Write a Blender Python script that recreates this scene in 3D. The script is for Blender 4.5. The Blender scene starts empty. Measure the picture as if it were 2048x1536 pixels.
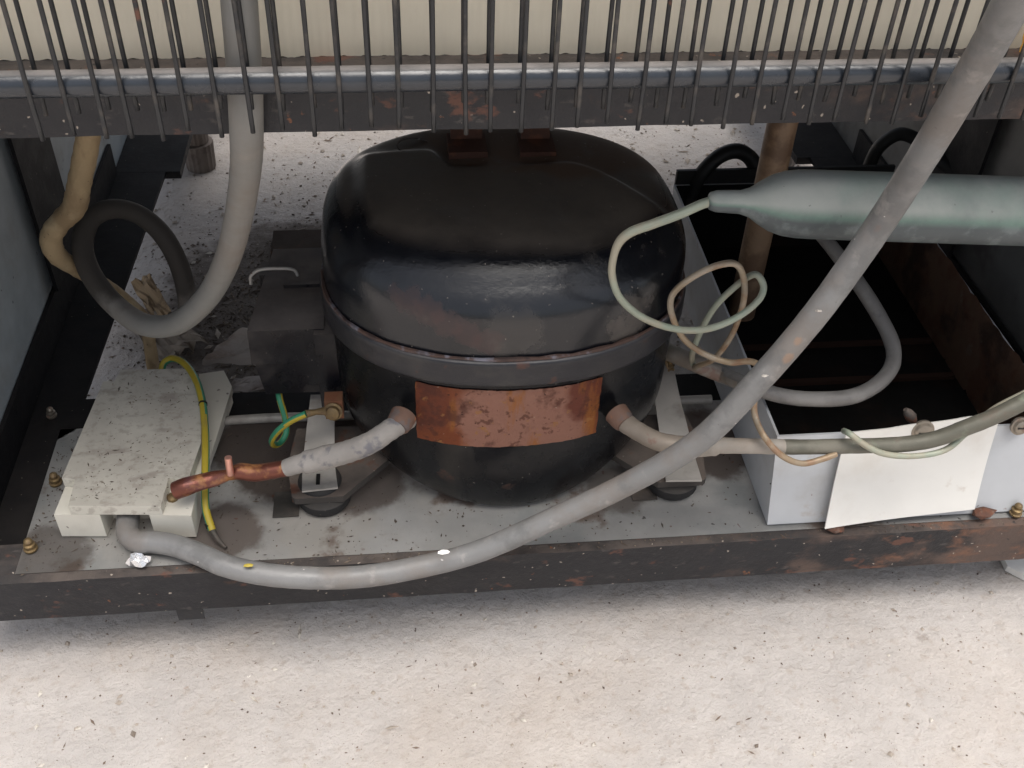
import bpy, bmesh, math, random
import numpy as np
from mathutils import Vector, Matrix
random.seed(7)
S = bpy.context.scene
COL = S.collection

# ------------------------------------------------------------------ camera, sky, sun, exposure
F_PX = 2112.5; W_PX, H_PX = 2048, 1536
AX = np.array([[0.99453697, -0.09945722, 0.03169357], [-0.0419854, -0.6591151, -0.75086917], [0.09556907, 0.74543648, -0.65969008]])
CAM = np.array([-0.05012216, -0.40645137, 0.57392676])
cam = bpy.data.cameras.new('camera'); co = bpy.data.objects.new('camera', cam); COL.objects.link(co)
cam.sensor_width = 36; cam.lens = F_PX / W_PX * 36; cam.clip_start = 0.01; cam.clip_end = 200
m = Matrix.Identity(4)
for r in range(3):
    m[r][0] = AX[0][r]; m[r][1] = -AX[1][r]; m[r][2] = -AX[2][r]; m[r][3] = CAM[r]
co.matrix_world = m
S.camera = co
SUN_EL, SUN_AZ = math.radians(82), math.radians(140)       # azimuth from +Y clockwise
w = bpy.data.worlds.new('World'); S.world = w; w.use_nodes = True
nt = w.node_tree; bg = nt.nodes['Background']
sky = nt.nodes.new('ShaderNodeTexSky'); sky.sky_type = 'NISHITA'; sky.sun_disc = False
sky.sun_elevation = SUN_EL; sky.sun_rotation = SUN_AZ; sky.air_density = 1.0; sky.dust_density = 5.0; sky.ozone_density = 1.0
hs = nt.nodes.new('ShaderNodeHueSaturation'); hs.inputs['Saturation'].default_value = .45       # overcast: the blue is mostly gone
nt.links.new(sky.outputs[0], hs.inputs['Color']); nt.links.new(hs.outputs[0], bg.inputs[0]); bg.inputs[1].default_value = 0.11
sl = bpy.data.lights.new('sun', 'SUN'); so = bpy.data.objects.new('sun', sl); COL.objects.link(so)
sl.energy = 2.0; sl.angle = math.radians(52); sl.color = (1, .955, .89)
d = Vector((math.sin(SUN_AZ) * math.cos(SUN_EL), math.cos(SUN_AZ) * math.cos(SUN_EL), math.sin(SUN_EL)))
so.rotation_euler = d.to_track_quat('Z', 'Y').to_euler()
S.view_settings.view_transform = 'Standard'; S.view_settings.look = 'None'
S.view_settings.exposure = 0.84; S.view_settings.gamma = 1
S.view_settings.use_curve_mapping = False

# ------------------------------------------------------------------ helpers
def at(px, py, ax, v):
    """the place a measured point of the photograph has on a plane x, y or z = v"""
    r = AX.T @ np.array([(px - W_PX / 2) / F_PX, (py - H_PX / 2) / F_PX, 1.0])
    i = 'xyz'.index(ax); k = (v - CAM[i]) / r[i]
    return Vector(CAM + k * r)
def pts(*a):
    return [Vector(p) if len(p) == 3 else at(*p) for p in a]

def link(name, me, mat, parent=None, smooth=False, sharp=40):
    o = bpy.data.objects.new(name, me); COL.objects.link(o)
    for mm in (mat if isinstance(mat, (list, tuple)) else [mat]):
        if mm is not None: me.materials.append(mm)
    if smooth:
        for p in me.polygons: p.use_smooth = True
        me.set_sharp_from_angle(angle=math.radians(sharp))
    if parent is not None: put(o, parent)
    return o
def put(o, parent):
    o.parent = parent
    pm = world_of(parent)
    o.matrix_parent_inverse = pm.inverted()
def world_of(o):
    m = o.matrix_basis.copy()
    if o.parent: m = world_of(o.parent) @ o.matrix_parent_inverse @ m
    return m
def tag(o, label=None, cat=None, group=None, kind=None):
    if label: o['label'] = label
    if cat: o['category'] = cat
    if group: o['group'] = group
    if kind: o['kind'] = kind
    return o
def thing(name, loc, label, cat, group=None):
    o = bpy.data.objects.new(name, None); COL.objects.link(o); o.location = loc; o.empty_display_size = .01
    return tag(o, label, cat, group)
def done(bm, name, mat, parent=None, smooth=True, bevel=0, seg=2, sharp=40):
    if bevel:
        es = [e for e in bm.edges if len(e.link_faces) == 2 and e.calc_face_angle(0) > .5]
        bmesh.ops.bevel(bm, geom=es, offset=bevel, segments=seg, affect='EDGES', profile=.6, clamp_overlap=True)
    bmesh.ops.recalc_face_normals(bm, faces=bm.faces)
    me = bpy.data.meshes.new(name); bm.to_mesh(me); bm.free()
    return link(name, me, mat, parent, smooth, sharp)
def box(bm, a, b, mi=0):
    """axis box between corners a and b"""
    v = [bm.verts.new((x, y, z)) for z in (a[2], b[2]) for y in (a[1], b[1]) for x in (a[0], b[0])]
    for f in ((0, 2, 3, 1), (4, 5, 7, 6), (0, 1, 5, 4), (1, 3, 7, 5), (3, 2, 6, 7), (2, 0, 4, 6)):
        bm.faces.new([v[i] for i in f]).material_index = mi
    return v
def prism(bm, poly, z0, z1, draft=0):
    n = len(poly); c = Vector((sum(p[0] for p in poly) / n, sum(p[1] for p in poly) / n))
    lo = [bm.verts.new((p[0], p[1], z0)) for p in poly]
    hi = [bm.verts.new((p[0] + (c.x - p[0]) * draft, p[1] + (c.y - p[1]) * draft, z1)) for p in poly]
    for i in range(n): bm.faces.new((lo[i], lo[(i + 1) % n], hi[(i + 1) % n], hi[i]))
    bm.faces.new(hi); bm.faces.new(lo[::-1])
def extrude_profile(bm, prof, x0, x1, nx=1, jit=0):
    """profile in y,z swept along x"""
    rows = []
    for i in range(nx + 1):
        x = x0 + (x1 - x0) * i / nx
        rows.append([bm.verts.new((x, p[0] + random.uniform(-jit, jit), p[1] + random.uniform(-jit, jit))) for p in prof])
    n = len(prof)
    for a, b in zip(rows, rows[1:]):
        for j in range(n): bm.faces.new((a[j], a[(j + 1) % n], b[(j + 1) % n], b[j]))
    bm.faces.new(rows[0][::-1]); bm.faces.new(rows[-1])
def spline(P, k=8):
    """centripetal-ish Catmull-Rom through P"""
    out = []; n = len(P)
    for i in range(n - 1):
        p1, p2 = P[i], P[i + 1]
        p0 = P[i - 1] if i else p1 * 2 - p2
        p3 = P[i + 2] if i + 2 < n else p2 * 2 - p1
        d1 = (p2 - p1).length
        t1 = (p2 - p0) * (d1 / max(1e-9, (p1 - p0).length + d1)); t2 = (p3 - p1) * (d1 / max(1e-9, (p3 - p2).length + d1))
        for j in range(k):
            t = j / k; t2_, t3_ = t * t, t * t * t
            out.append(p1 * (2 * t3_ - 3 * t2_ + 1) + t1 * (t3_ - 2 * t2_ + t) + p2 * (-2 * t3_ + 3 * t2_) + t2 * (t3_ - t2_))
    out.append(P[-1].copy()); return out
def tube_bm(bm, P, r, n=14, k=8, wob=0.0, stripe=None, caps=True, flat=None):
    Q = spline(P, k); N = len(Q)
    rr = [r] * N if not isinstance(r, (list, tuple)) else [float(np.interp(i / k, range(len(r)), r)) for i in range(N)]
    t = (Q[1] - Q[0]).normalized(); u = t.orthogonal().normalized(); rows = []
    for i in range(N):
        tn = (Q[min(i + 1, N - 1)] - Q[max(i - 1, 0)]).normalized()
        u = (u - tn * u.dot(tn)).normalized(); v = tn.cross(u)
        q = rr[i] * (1 + random.uniform(-wob, wob)); fl = 1 if flat is None else float(np.interp(i / k, range(len(flat)), flat))
        rows.append([bm.verts.new(Q[i] + (u * math.cos(2 * math.pi * j / n) + v * math.sin(2 * math.pi * j / n) * fl) * q) for j in range(n)])
    for i in range(N - 1):
        for j in range(n):
            f = bm.faces.new((rows[i][j], rows[i][(j + 1) % n], rows[i + 1][(j + 1) % n], rows[i + 1][j]))
            if stripe: f.material_index = 1 if ((j + stripe * i) % (n / 2)) < n * .2 else 0
    if caps: bm.faces.new(rows[0][::-1]); bm.faces.new(rows[-1])
def tube(name, P, r, mat, parent=None, **k):
    bm = bmesh.new(); tube_bm(bm, P, r, **k)
    return done(bm, name, mat, parent, True, sharp=60)
def lathe(bm, c, axis, prof, n=20):
    """prof: (distance along axis, radius)"""
    axis = Vector(axis).normalized(); u = axis.orthogonal().normalized(); v = axis.cross(u); c = Vector(c); rows = []
    for h, r in prof:
        rows.append([bm.verts.new(c + axis * h + (u * math.cos(2 * math.pi * j / n) + v * math.sin(2 * math.pi * j / n)) * r) for j in range(n)])
    for a, b in zip(rows, rows[1:]):
        for j in range(n): bm.faces.new((a[j], a[(j + 1) % n], b[(j + 1) % n], b[j]))
    bm.faces.new(rows[0][::-1]); bm.faces.new(rows[-1])

# ------------------------------------------------------------------ materials
def mat(name, base, rough=.6, metal=0, layers=(), bump=None, spec=.5, var=.12, vscale=25, coat=0):
    """layers: (colour, kind, scale, lo, hi, amount, roughness or None, stretch or None); kind n = noise patches,
    d = dust lying on faces that look up, s = small specks"""
    M = bpy.data.materials.new(name); M.use_nodes = True; t = M.node_tree; N, L = t.nodes, t.links
    B = N['Principled BSDF']; B.inputs['Metallic'].default_value = metal; B.inputs['Specular IOR Level'].default_value = spec
    B.inputs['Coat Weight'].default_value = coat
    geo = N.new('ShaderNodeNewGeometry')
    def noise(sc, det=6, ro=.6, stretch=None, off=0):
        mp = N.new('ShaderNodeMapping'); L.new(geo.outputs['Position'], mp.inputs[0])
        mp.inputs['Location'].default_value = (off * 1.7, off * .9, off * 2.3)
        if stretch: mp.inputs['Scale'].default_value = stretch
        n = N.new('ShaderNodeTexNoise'); n.inputs['Scale'].default_value = sc; n.inputs['Detail'].default_value = det; n.inputs['Roughness'].default_value = ro
        L.new(mp.outputs[0], n.inputs['Vector']); return n.outputs['Fac']
    def ramp(f, lo, hi, a=0., b=1.):
        r = N.new('ShaderNodeMapRange'); L.new(f, r.inputs[0]); r.interpolation_type = 'SMOOTHSTEP'
        for i, x in zip((1, 2, 3, 4), (lo, hi, a, b)): r.inputs[i].default_value = x
        return r.outputs[0]
    def math_(op, a, b):
        n = N.new('ShaderNodeMath'); n.operation = op
        for i, x in enumerate((a, b)):
            if isinstance(x, (int, float)): n.inputs[i].default_value = x
            else: L.new(x, n.inputs[i])
        return n.outputs[0]
    def mixc(f, a, b):
        n = N.new('ShaderNodeMix'); n.data_type = 'RGBA'; L.new(f, n.inputs[0])
        for i, x in ((6, a), (7, b)):
            if isinstance(x, tuple): n.inputs[i].default_value = (*x, 1)
            else: L.new(x, n.inputs[i])
        return n.outputs[2]
    def mixf(f, a, b):
        n = N.new('ShaderNodeMix'); n.data_type = 'FLOAT'; L.new(f, n.inputs[0])
        for i, x in ((2, a), (3, b)):
            if isinstance(x, (int, float)): n.inputs[i].default_value = x
            else: L.new(x, n.inputs[i])
        return n.outputs[0]
    c = mixc(ramp(noise(vscale, off=1), .3, .7), tuple(x * (1 - var) for x in base), tuple(min(1, x * (1 + var)) for x in base))
    rg = mixf(ramp(noise(vscale * 2, off=2), .3, .7), max(.02, rough - .07), min(1, rough + .07)); me_ = metal
    for i, ly in enumerate(layers):
        col, kind, sc, lo, hi, am, ro, st = (list(ly) + [None] * 8)[:8]
        if kind == 'n': f = ramp(noise(sc, stretch=st, off=i + 3), lo, hi)
        elif kind == 'g':                                            # rust that gains towards the damp end of the bar
            sp = N.new('ShaderNodeSeparateXYZ'); L.new(geo.outputs['Position'], sp.inputs[0])
            f = ramp(math_('ADD', ramp(sp.outputs[0], lo, hi, 0, .30), noise(sc, stretch=(.6, 1, 1), off=i + 3)), .62, .78)
        elif kind == 'p':                                            # a stain or painted-in shade round a place: lo = outer, hi = inner radius
            sb = N.new('ShaderNodeVectorMath'); sb.operation = 'DISTANCE'; L.new(geo.outputs['Position'], sb.inputs[0]); sb.inputs[1].default_value = st
            f = ramp(math_('ADD', ramp(sb.outputs['Value'], lo, hi, 0, .62), math_('MULTIPLY', noise(sc, off=i + 3), .75)), .55, .80)
        elif kind == 's':
            v = N.new('ShaderNodeTexVoronoi'); v.inputs['Scale'].default_value = sc
            nz = N.new('ShaderNodeTexNoise'); nz.inputs['Scale'].default_value = sc * 1.3; nz.inputs['Detail'].default_value = 3
            L.new(geo.outputs['Position'], nz.inputs['Vector'])
            ad = N.new('ShaderNodeVectorMath'); ad.operation = 'MULTIPLY_ADD'; L.new(nz.outputs['Color'], ad.inputs[0]); ad.inputs[1].default_value = (.9 / sc,) * 3
            L.new(geo.outputs['Position'], ad.inputs[2]); L.new(ad.outputs[0], v.inputs['Vector'])
            sep = N.new('ShaderNodeSeparateColor'); L.new(v.outputs['Color'], sep.inputs[0])
            f = math_('MULTIPLY', ramp(v.outputs['Distance'], lo, lo * .55), ramp(sep.outputs[0], hi, hi + .08))
        else:
            sp = N.new('ShaderNodeSeparateXYZ'); L.new(geo.outputs['Normal'], sp.inputs[0])
            f = math_('MULTIPLY', ramp(sp.outputs[2], lo, hi), ramp(noise(sc, off=i + 3), .25, .65, .45, 1))
        f = math_('MULTIPLY', f, am)
        c = mixc(f, c, col)
        if ro is not None: rg = mixf(f, rg, ro)
        if metal and kind: me_ = mixf(f, me_, 0.0)
    L.new(c, B.inputs['Base Color']); L.new(rg, B.inputs['Roughness'])
    if not isinstance(me_, (int, float)): L.new(me_, B.inputs['Metallic'])
    if bump:
        sc, dist, st = bump
        b = N.new('ShaderNodeBump'); b.inputs['Distance'].default_value = dist; b.inputs['Strength'].default_value = st
        L.new(noise(sc, 8, .65, off=9), b.inputs['Height']); L.new(b.outputs[0], B.inputs['Normal'])
    return M
RUST = (.17, .06, .03); RUSTL = (.36, .13, .045); DUST = (.20, .165, .13); DUSTL = (.36, .32, .27)
BLK = (.016, .017, .020)
M_black = mat('black_frame_paint', BLK, .5, layers=[(DUST, 'd', 60, .2, 1, .4, .85), ((.07, .06, .05), 'n', 45, .5, .75, .3, .8), (RUST, 'n', 55, .64, .72, .8, .85), ((.35, .3, .25), 's', 260, .16, .8, .7)], bump=(160, .0006, .5))
M_rail = mat('clean_black_paint', (.006, .006, .0075), .65, spec=.25, layers=[((.05, .042, .036), 'd', 60, .5, 1, .3, .9), ((.035, .03, .026), 'n', 45, .55, .75, .3, .8), ((.3, .26, .2), 's', 260, .12, .86, .6)], bump=(160, .0006, .5))
M_bar = mat('rusty_bar_paint', (.009, .009, .012), .5, layers=[((.13, .105, .09), 'd', 70, .5, 1, .8, .85), ((.018, .018, .020), 'n', 34, .46, .66, .7, .7, (.5, 1, 1)), ((.12, .105, .095), 'n', 150, .59, .69, .5, .85, (.5, 1, 1)), ((.14, .065, .045), 'n', 55, .60, .66, .8, .85, (.6, 1, 1)), ((.24, .10, .05), 'n', 80, .66, .70, .8, .9), ((.115, .078, .062), 'g', 26, .0, .46, .85, .85), ((.20, .10, .062), 'g', 70, .06, .58, .8, .9), ((.42, .36, .3), 's', 230, .18, .76, .85), ((.02, .02, .02), 's', 170, .2, .8, .8)], bump=(130, .0012, .8))
M_cream = mat('cream_panel', (.84, .765, .61), .45, layers=[((.45, .36, .25), 'n', 14, .55, .8, .25), ((.12, .09, .06), 's', 40, .06, .9, .8)], var=.03)
M_ivory = mat('cream_plate', (.76, .745, .70), .45, layers=[((.56, .50, .42), 'n', 18, .50, .75, .45), ((.45, .36, .28), 'n', 60, .62, .74, .35), ((.2, .15, .1), 's', 150, .12, .92, .6)], var=.03)
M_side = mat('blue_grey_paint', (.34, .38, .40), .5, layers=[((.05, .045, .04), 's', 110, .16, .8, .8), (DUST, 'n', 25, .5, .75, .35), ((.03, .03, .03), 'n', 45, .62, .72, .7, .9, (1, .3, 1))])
M_side_dark = mat('dark_grey_paint', (.13, .13, .125), .6, layers=[((.04, .035, .03), 'n', 25, .45, .7, .7)])  # right side panel, a darker grey than the left one
M_pan = mat('white_pan_paint', (.50, .515, .53), .38, layers=[((.36, .345, .32), 'n', 16, .48, .70, .6), ((.35, .27, .2), 'n', 50, .62, .75, .4), (RUST, 's', 70, .1, .9, .6), ((.12, .1, .08), 's', 140, .12, .85, .7)], var=.04)
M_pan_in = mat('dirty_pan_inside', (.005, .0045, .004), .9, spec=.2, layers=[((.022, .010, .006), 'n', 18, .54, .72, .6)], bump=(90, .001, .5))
M_rustwall = mat('rusted_pan_wall', (.24, .135, .085), .9, layers=[(RUST, 'n', 40, .45, .65, .6), ((.05, .03, .025), 'n', 22, .5, .65, .7), (DUSTL, 'n', 70, .62, .75, .4)], bump=(120, .002, .8))
M_plate = mat('stained_base_plate', (.53, .525, .51), .42, metal=.1, layers=[((.36, .38, .38), 'n', 14, .48, .64, .7, .35), ((.55, .50, .43), 'n', 9, .5, .7, .5, .8), ((.19, .125, .09), 'n', 17, .57, .66, .8, .8), ((.085, .06, .048), 'p', 38, .075, .030, .9, .6, (-.130, .108, .078)), ((.12, .08, .06), 'p', 45, .042, .006, .75, .7, (-.168, .030, .078)), ((.10, .07, .055), 'p', 45, .055, .010, .85, .7, (.150, .085, .078)), ((.10, .075, .06), 'p', 50, .042, .006, .7, .75, (-.268, .018, .078)), ((.13, .09, .07), 'p', 45, .045, .012, .75, .75, (-.085, .066, .078)), ((.12, .09, .07), 'p', 45, .04, .004, .7, .75, (.078, .050, .078)), ((.05, .04, .035), 's', 190, .2, .76, .8), (RUST, 's', 90, .14, .85, .6)], bump=(150, .0006, .5))
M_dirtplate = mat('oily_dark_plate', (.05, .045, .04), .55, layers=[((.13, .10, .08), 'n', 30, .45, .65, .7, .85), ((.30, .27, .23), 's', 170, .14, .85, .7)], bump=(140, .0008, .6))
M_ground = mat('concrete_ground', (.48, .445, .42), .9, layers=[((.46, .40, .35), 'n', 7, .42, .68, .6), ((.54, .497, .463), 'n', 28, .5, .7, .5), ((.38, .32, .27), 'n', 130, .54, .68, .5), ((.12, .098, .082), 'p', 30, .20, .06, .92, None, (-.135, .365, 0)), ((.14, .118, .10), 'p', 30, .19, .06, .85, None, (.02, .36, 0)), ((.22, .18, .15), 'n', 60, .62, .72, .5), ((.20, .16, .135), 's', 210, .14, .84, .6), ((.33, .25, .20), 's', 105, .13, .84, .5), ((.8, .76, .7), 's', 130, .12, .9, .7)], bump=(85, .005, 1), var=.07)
M_lid = mat('black_compressor_lid', (.007, .008, .011), .19, layers=[((.10, .080, .062), 'd', 40, .78, .99, .85, .8), ((.14, .115, .09), 'd', 160, .9, .995, .35, .85), ((.105, .062, .038), 'p', 30, .115, .055, .85, .8, (.045, .205, .262)), ((.13, .11, .093), 'p', 95, .040, .000, .45, .7, (.080, .030, .222)), ((.08, .07, .06), 'p', 90, .030, .000, .3, .7, (.005, .030, .222)), ((.075, .038, .033), 'p', 170, .016, .000, .38, .75, (-0.0600, 0.0455, 0.2410)), ((.075, .038, .033), 'p', 170, .016, .000, .38, .75, (-0.0496, 0.0430, 0.2362)), ((.075, .038, .033), 'p', 170, .016, .000, .38, .75, (-0.0392, 0.0405, 0.2314)), ((.075, .038, .033), 'p', 170, .016, .000, .38, .75, (-0.0288, 0.0380, 0.2266)), ((.075, .038, .033), 'p', 170, .016, .000, .38, .75, (-0.0184, 0.0355, 0.2218)), ((.075, .038, .033), 'p', 170, .016, .000, .38, .75, (-0.0080, 0.0330, 0.2170)), ((.10, .088, .075), 'n', 34, .56, .72, .45, .6), ((.30, .26, .22), 's', 300, .15, .8, .6)], bump=(220, .0004, .5), spec=.6)
M_pot = mat('black_compressor_pot', (.005, .0055, .007), .26, layers=[((.05, .043, .036), 'n', 20, .54, .75, .5, .6, (1, 1, .4)), ((.10, .05, .035), 'n', 28, .68, .76, .6, .8), ((.34, .30, .26), 's', 240, .13, .84, .6)], bump=(200, .0003, .4), spec=.28)
M_rim = mat('rusted_rim', (.016, .016, .02), .35, layers=[((.055, .05, .045), 'n', 30, .48, .7, .6, .6), ((.10, .045, .03), 'n', 60, .60, .68, .7, .8), ((.20, .19, .19), 'd', 90, .5, 1, .5, .5)], bump=(180, .0008, .5))
M_label = mat('rust_label_patch', (.31, .085, .032), .55, layers=[((.46, .235, .17), 'p', 40, .060, .016, .9, None, (.016, .031, .158)), ((.20, .05, .028), 'p', 60, .03, .006, .9, None, (.055, .034, .170)), ((.22, .06, .03), 'p', 60, .032, .004, .8, None, (-.047, .036, .165)), ((.47, .17, .035), 'n', 30, .55, .66, .8, None, (2.2, 2, .5)), ((.11, .035, .025), 'n', 40, .54, .64, .7), ((.13, .04, .025), 'n', 150, .56, .64, .7), ((.50, .24, .08), 'n', 120, .62, .68, .7), ((.06, .02, .015), 's', 260, .2, .72, .8), ((.6, .45, .35), 's', 330, .16, .82, .6)], bump=(170, .0012, .7))
M_relay = mat('black_relay_plastic', (.007, .007, .010), .28, layers=[((.19, .16, .14), 'd', 30, .6, .99, .9, .8), ((.05, .043, .040), 'n', 30, .48, .66, .6, .5), ((.3, .26, .22), 's', 260, .13, .84, .6)], bump=(120, .0004, .4))
M_foot = mat('dusty_foot_steel', (.06, .052, .046), .75, layers=[((.19, .15, .125), 'd', 50, .3, 1, .7, .9), (RUST, 'n', 50, .58, .68, .7), ((.33, .28, .24), 's', 220, .18, .78, .6)], bump=(130, .001, .6))
M_rubber = mat('black_rubber', (.022, .021, .021), .75, layers=[((.10, .085, .07), 'd', 60, .2, 1, .45, .9), ((.12, .1, .085), 's', 300, .2, .75, .5)], bump=(150, .0006, .5))
M_strap = mat('pale_zinc_strap', (.48, .45, .41), .5, metal=.25, layers=[((.20, .17, .14), 'n', 40, .48, .68, .6, .8), (RUST, 's', 140, .14, .85, .7)], bump=(120, .0004, .4))
M_cable = mat('grey_cable_sheath', (.205, .203, .199), .42, layers=[((.19, .165, .145), 'n', 22, .46, .64, .7, .7), ((.13, .13, .127), 'n', 34, .52, .66, .7, .6), ((.36, .335, .31), 'n', 70, .58, .70, .5), ((.66, .63, .60), 's', 150, .10, .86, .9), ((.34, .18, .11), 's', 60, .13, .86, .7), ((.12, .11, .10), 's', 220, .12, .86, .6), ((.36, .21, .12), 'p', 220, .006, .0005, .45, .8, (.1375, -.027, .2563)), ((.36, .21, .12), 'p', 220, .0055, .0005, .45, .8, (.1345, -.027, .246)), ((.20, .14, .115), 'p', 140, .008, .002, .7, .8, (.1580, -.026, .3185))], bump=(110, .0010, .55), var=.06)
M_loop = mat('dull_grey_hose', (.215, .21, .195), .6, layers=[((.20, .165, .135), 'n', 14, .40, .64, .7, .8), ((.28, .25, .215), 'n', 26, .56, .7, .5), ((.055, .047, .040), 'p', 30, .135, .06, .97, .8, (-.262, .232, .20))], bump=(110, .0006, .3), var=.06)  # last layer paints the shade of the far loop into the hose colour
M_darkloop = mat('dark_hose', (.07, .065, .06), .7, layers=[((.14, .12, .10), 'n', 25, .5, .7, .5)])
M_blackcable = mat('black_cable', (.006, .006, .006), .6, layers=[((.08, .06, .05), 'n', 50, .55, .7, .5)])
M_drier = mat('green_patina_drier', (.085, .10, .105), .5, metal=.2, layers=[((.17, .20, .20), 'n', 75, .5, .66, .6), ((.15, .23, .19), 'd', 60, -.08, .2, 1, .75), ((.36, .375, .35), 'd', 25, .12, .48, 1, .85), ((.25, .32, .285), 'n', 24, .54, .68, .5), ((.75, .75, .72), 's', 90, .09, .88, .9), ((.12, .12, .12), 's', 260, .16, .85, .5)], bump=(140, .0006, .4))
M_capgreen = mat('patina_copper_tube', (.31, .34, .27), .55, metal=.2, layers=[((.36, .31, .23), 'n', 35, .45, .6, .7), ((.20, .29, .22), 'n', 60, .55, .68, .6)])
M_cap = mat('dull_copper_tube', (.31, .235, .155), .5, metal=.3, layers=[((.36, .32, .26), 'n', 40, .45, .62, .6), ((.24, .13, .07), 'n', 60, .5, .64, .75)])
M_pipe = mat('dusty_copper_pipe', (.26, .22, .18), .6, metal=.2, layers=[((.34, .315, .28), 'n', 25, .42, .62, .7, .85), ((.17, .165, .12), 'n', 40, .55, .68, .6), ((.20, .09, .06), 'n', 50, .6, .7, .6)], bump=(130, .0006, .4))
M_dpipe = mat('dark_greened_pipe', (.12, .115, .09), .55, metal=.2, layers=[((.20, .185, .15), 'n', 30, .45, .62, .7, .85), ((.13, .08, .06), 'n', 30, .56, .68, .7), ((.20, .23, .16), 'n', 80, .58, .7, .6)], bump=(130, .0008, .5))
M_hotpipe = mat('grey_heated_pipe', (.20, .19, .18), .6, metal=.2, layers=[((.30, .29, .27), 'n', 30, .45, .65, .6, .8), ((.07, .07, .08), 'n', 45, .56, .66, .6)], bump=(130, .0008, .5))
M_tape = mat('dusty_taped_pipe', (.29, .27, .25), .8, layers=[((.11, .11, .13), 'n', 55, .52, .62, .75), ((.40, .36, .32), 'n', 45, .55, .68, .7)], bump=(120, .0012, .7))
M_copper = mat('heat_stained_copper', (.20, .07, .048), .38, metal=.65, layers=[((.36, .16, .05), 'n', 60, .52, .62, .8, .6), ((.10, .04, .05), 'n', 40, .5, .64, .7, .3)], bump=(150, .0008, .5))
M_bright = mat('fresh_cut_copper', (.80, .42, .33), .3, metal=.8)
M_brass = mat('weathered_brass', (.24, .17, .085), .45, metal=.7, layers=[((.14, .09, .05), 'n', 160, .48, .6, .7, .7)], bump=(300, .0006, .6))
M_boxlid = mat('dusty_ivory_plastic', (.60, .575, .50), .55, layers=[((.40, .37, .32), 'd', 32, .6, 1, .8, .9), ((.24, .20, .17), 'n', 85, .52, .68, .6, None, (.55, 1, 1)), ((.30, .26, .22), 'n', 190, .52, .64, .5), ((.07, .06, .05), 's', 260, .2, .74, .8), ((.55, .53, .46), 'n', 20, .55, .7, .4)], bump=(90, .0008, .35), var=.04)
M_boxbase = mat('ivory_plastic', (.66, .63, .55), .5, layers=[((.15, .12, .10), 's', 170, .2, .76, .85), ((.4, .36, .3), 'n', 30, .5, .7, .3)], var=.04)
M_yellow = mat('yellow_insulation', (.42, .32, .03), .5, layers=[((.25, .2, .08), 'n', 45, .55, .7, .4)])
M_green = mat('green_insulation', (.035, .22, .12), .45, layers=[((.12, .15, .08), 'n', 45, .55, .7, .4)])
M_wire = mat('grey_black_wire', (.016, .017, .019), .4, layers=[(DUST, 'd', 60, .0, .7, .35, .8), (DUST, 'n', 70, .5, .7, .3, .8), (RUST, 'n', 60, .66, .72, .6)], bump=(400, .0002, .4))
M_tubeblk = mat('glossy_black_tube', (.022, .027, .035), .25, layers=[((.30, .275, .26), 'd', 50, .80, .97, .9, .9)], spec=.7, bump=(250, .0004, .4))
M_tan = mat('tan_paper_sleeve', (.36, .265, .15), .8, layers=[((.22, .15, .08), 'n', 55, .48, .62, .7, None, (1, 1, .4)), ((.52, .42, .27), 'n', 30, .55, .7, .5), ((.1, .07, .05), 's', 260, .2, .78, .7)], bump=(150, .0015, .7))
M_drain = mat('brown_drain_tube', (.28, .185, .115), .55, layers=[((.11, .06, .035), 'n', 40, .48, .65, .7), ((.26, .18, .11), 'n', 20, .55, .7, .4)])
M_ribfoot = mat('grey_brown_foot_plastic', (.17, .14, .12), .7, layers=[((.08, .06, .05), 'n', 60, .5, .65, .6)])
M_under = mat('dark_cabinet_floor', (.05, .045, .04), .8, layers=[(RUST, 'n', 20, .55, .7, .4)])
M_foil = mat('crumpled_foil', (.82, .82, .83), .25, metal=.75)
M_leaf = mat('dry_brown_leaf', (.30, .21, .12), .8, layers=[((.13, .085, .05), 'n', 90, .45, .6, .7)], bump=(200, .0012, .7))
M_film = mat('dusty_film', (.27, .245, .23), .35, layers=[((.16, .11, .09), 'n', 45, .5, .65, .6, .6)], bump=(80, .002, .6))
M_crumb = mat('dirt_crumbs', (.085, .065, .05), .9, layers=[((.25, .2, .15), 'n', 120, .5, .6, .7)])
M_dust = mat('brown_grit', (.17, .125, .095), .9, layers=[((.07, .05, .04), 'n', 60, .5, .58, .8), ((.3, .24, .19), 'n', 45, .55, .62, .8)])
M_pebble = mat('pale_grit', (.36, .31, .26), .9, layers=[((.62, .58, .52), 'n', 60, .5, .58, .8), ((.12, .09, .07), 'n', 45, .56, .62, .8)])
M_white = mat('white_chip', (.85, .84, .80), .5)
M_orange = mat('orange_wrap', (.60, .30, .03), .5)
M_screw = mat('dull_screw', (.30, .26, .21), .45, metal=.6, layers=[(RUST, 'n', 120, .5, .62, .5, .8)])

# ------------------------------------------------------------------ ground
bm = bmesh.new()
def patch(bm, x0, x1, y0, y1, nx, ny, z=0, amp=0):
    g = [[bm.verts.new((x0 + (x1 - x0) * i / nx, y0 + (y1 - y0) * j / ny, z + (random.uniform(-amp, amp) if 0 < i < nx and 0 < j < ny else 0))) for i in range(nx + 1)] for j in range(ny + 1)]
    for j in range(ny):
        for i in range(nx): bm.faces.new((g[j][i], g[j][i + 1], g[j + 1][i + 1], g[j + 1][i]))
patch(bm, -60, 60, -60, 60, 8, 8)
tag(done(bm, 'ground', M_ground, None, True), kind='structure')

# ------------------------------------------------------------------ refrigerator: cabinet, frame, base plate
XL, XR = -.312, .392
fr = thing('refrigerator', (.03, .3, 0), 'old refrigerator seen from behind, cream ribbed back panel above a rusty black angle iron frame', 'refrigerator')
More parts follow.
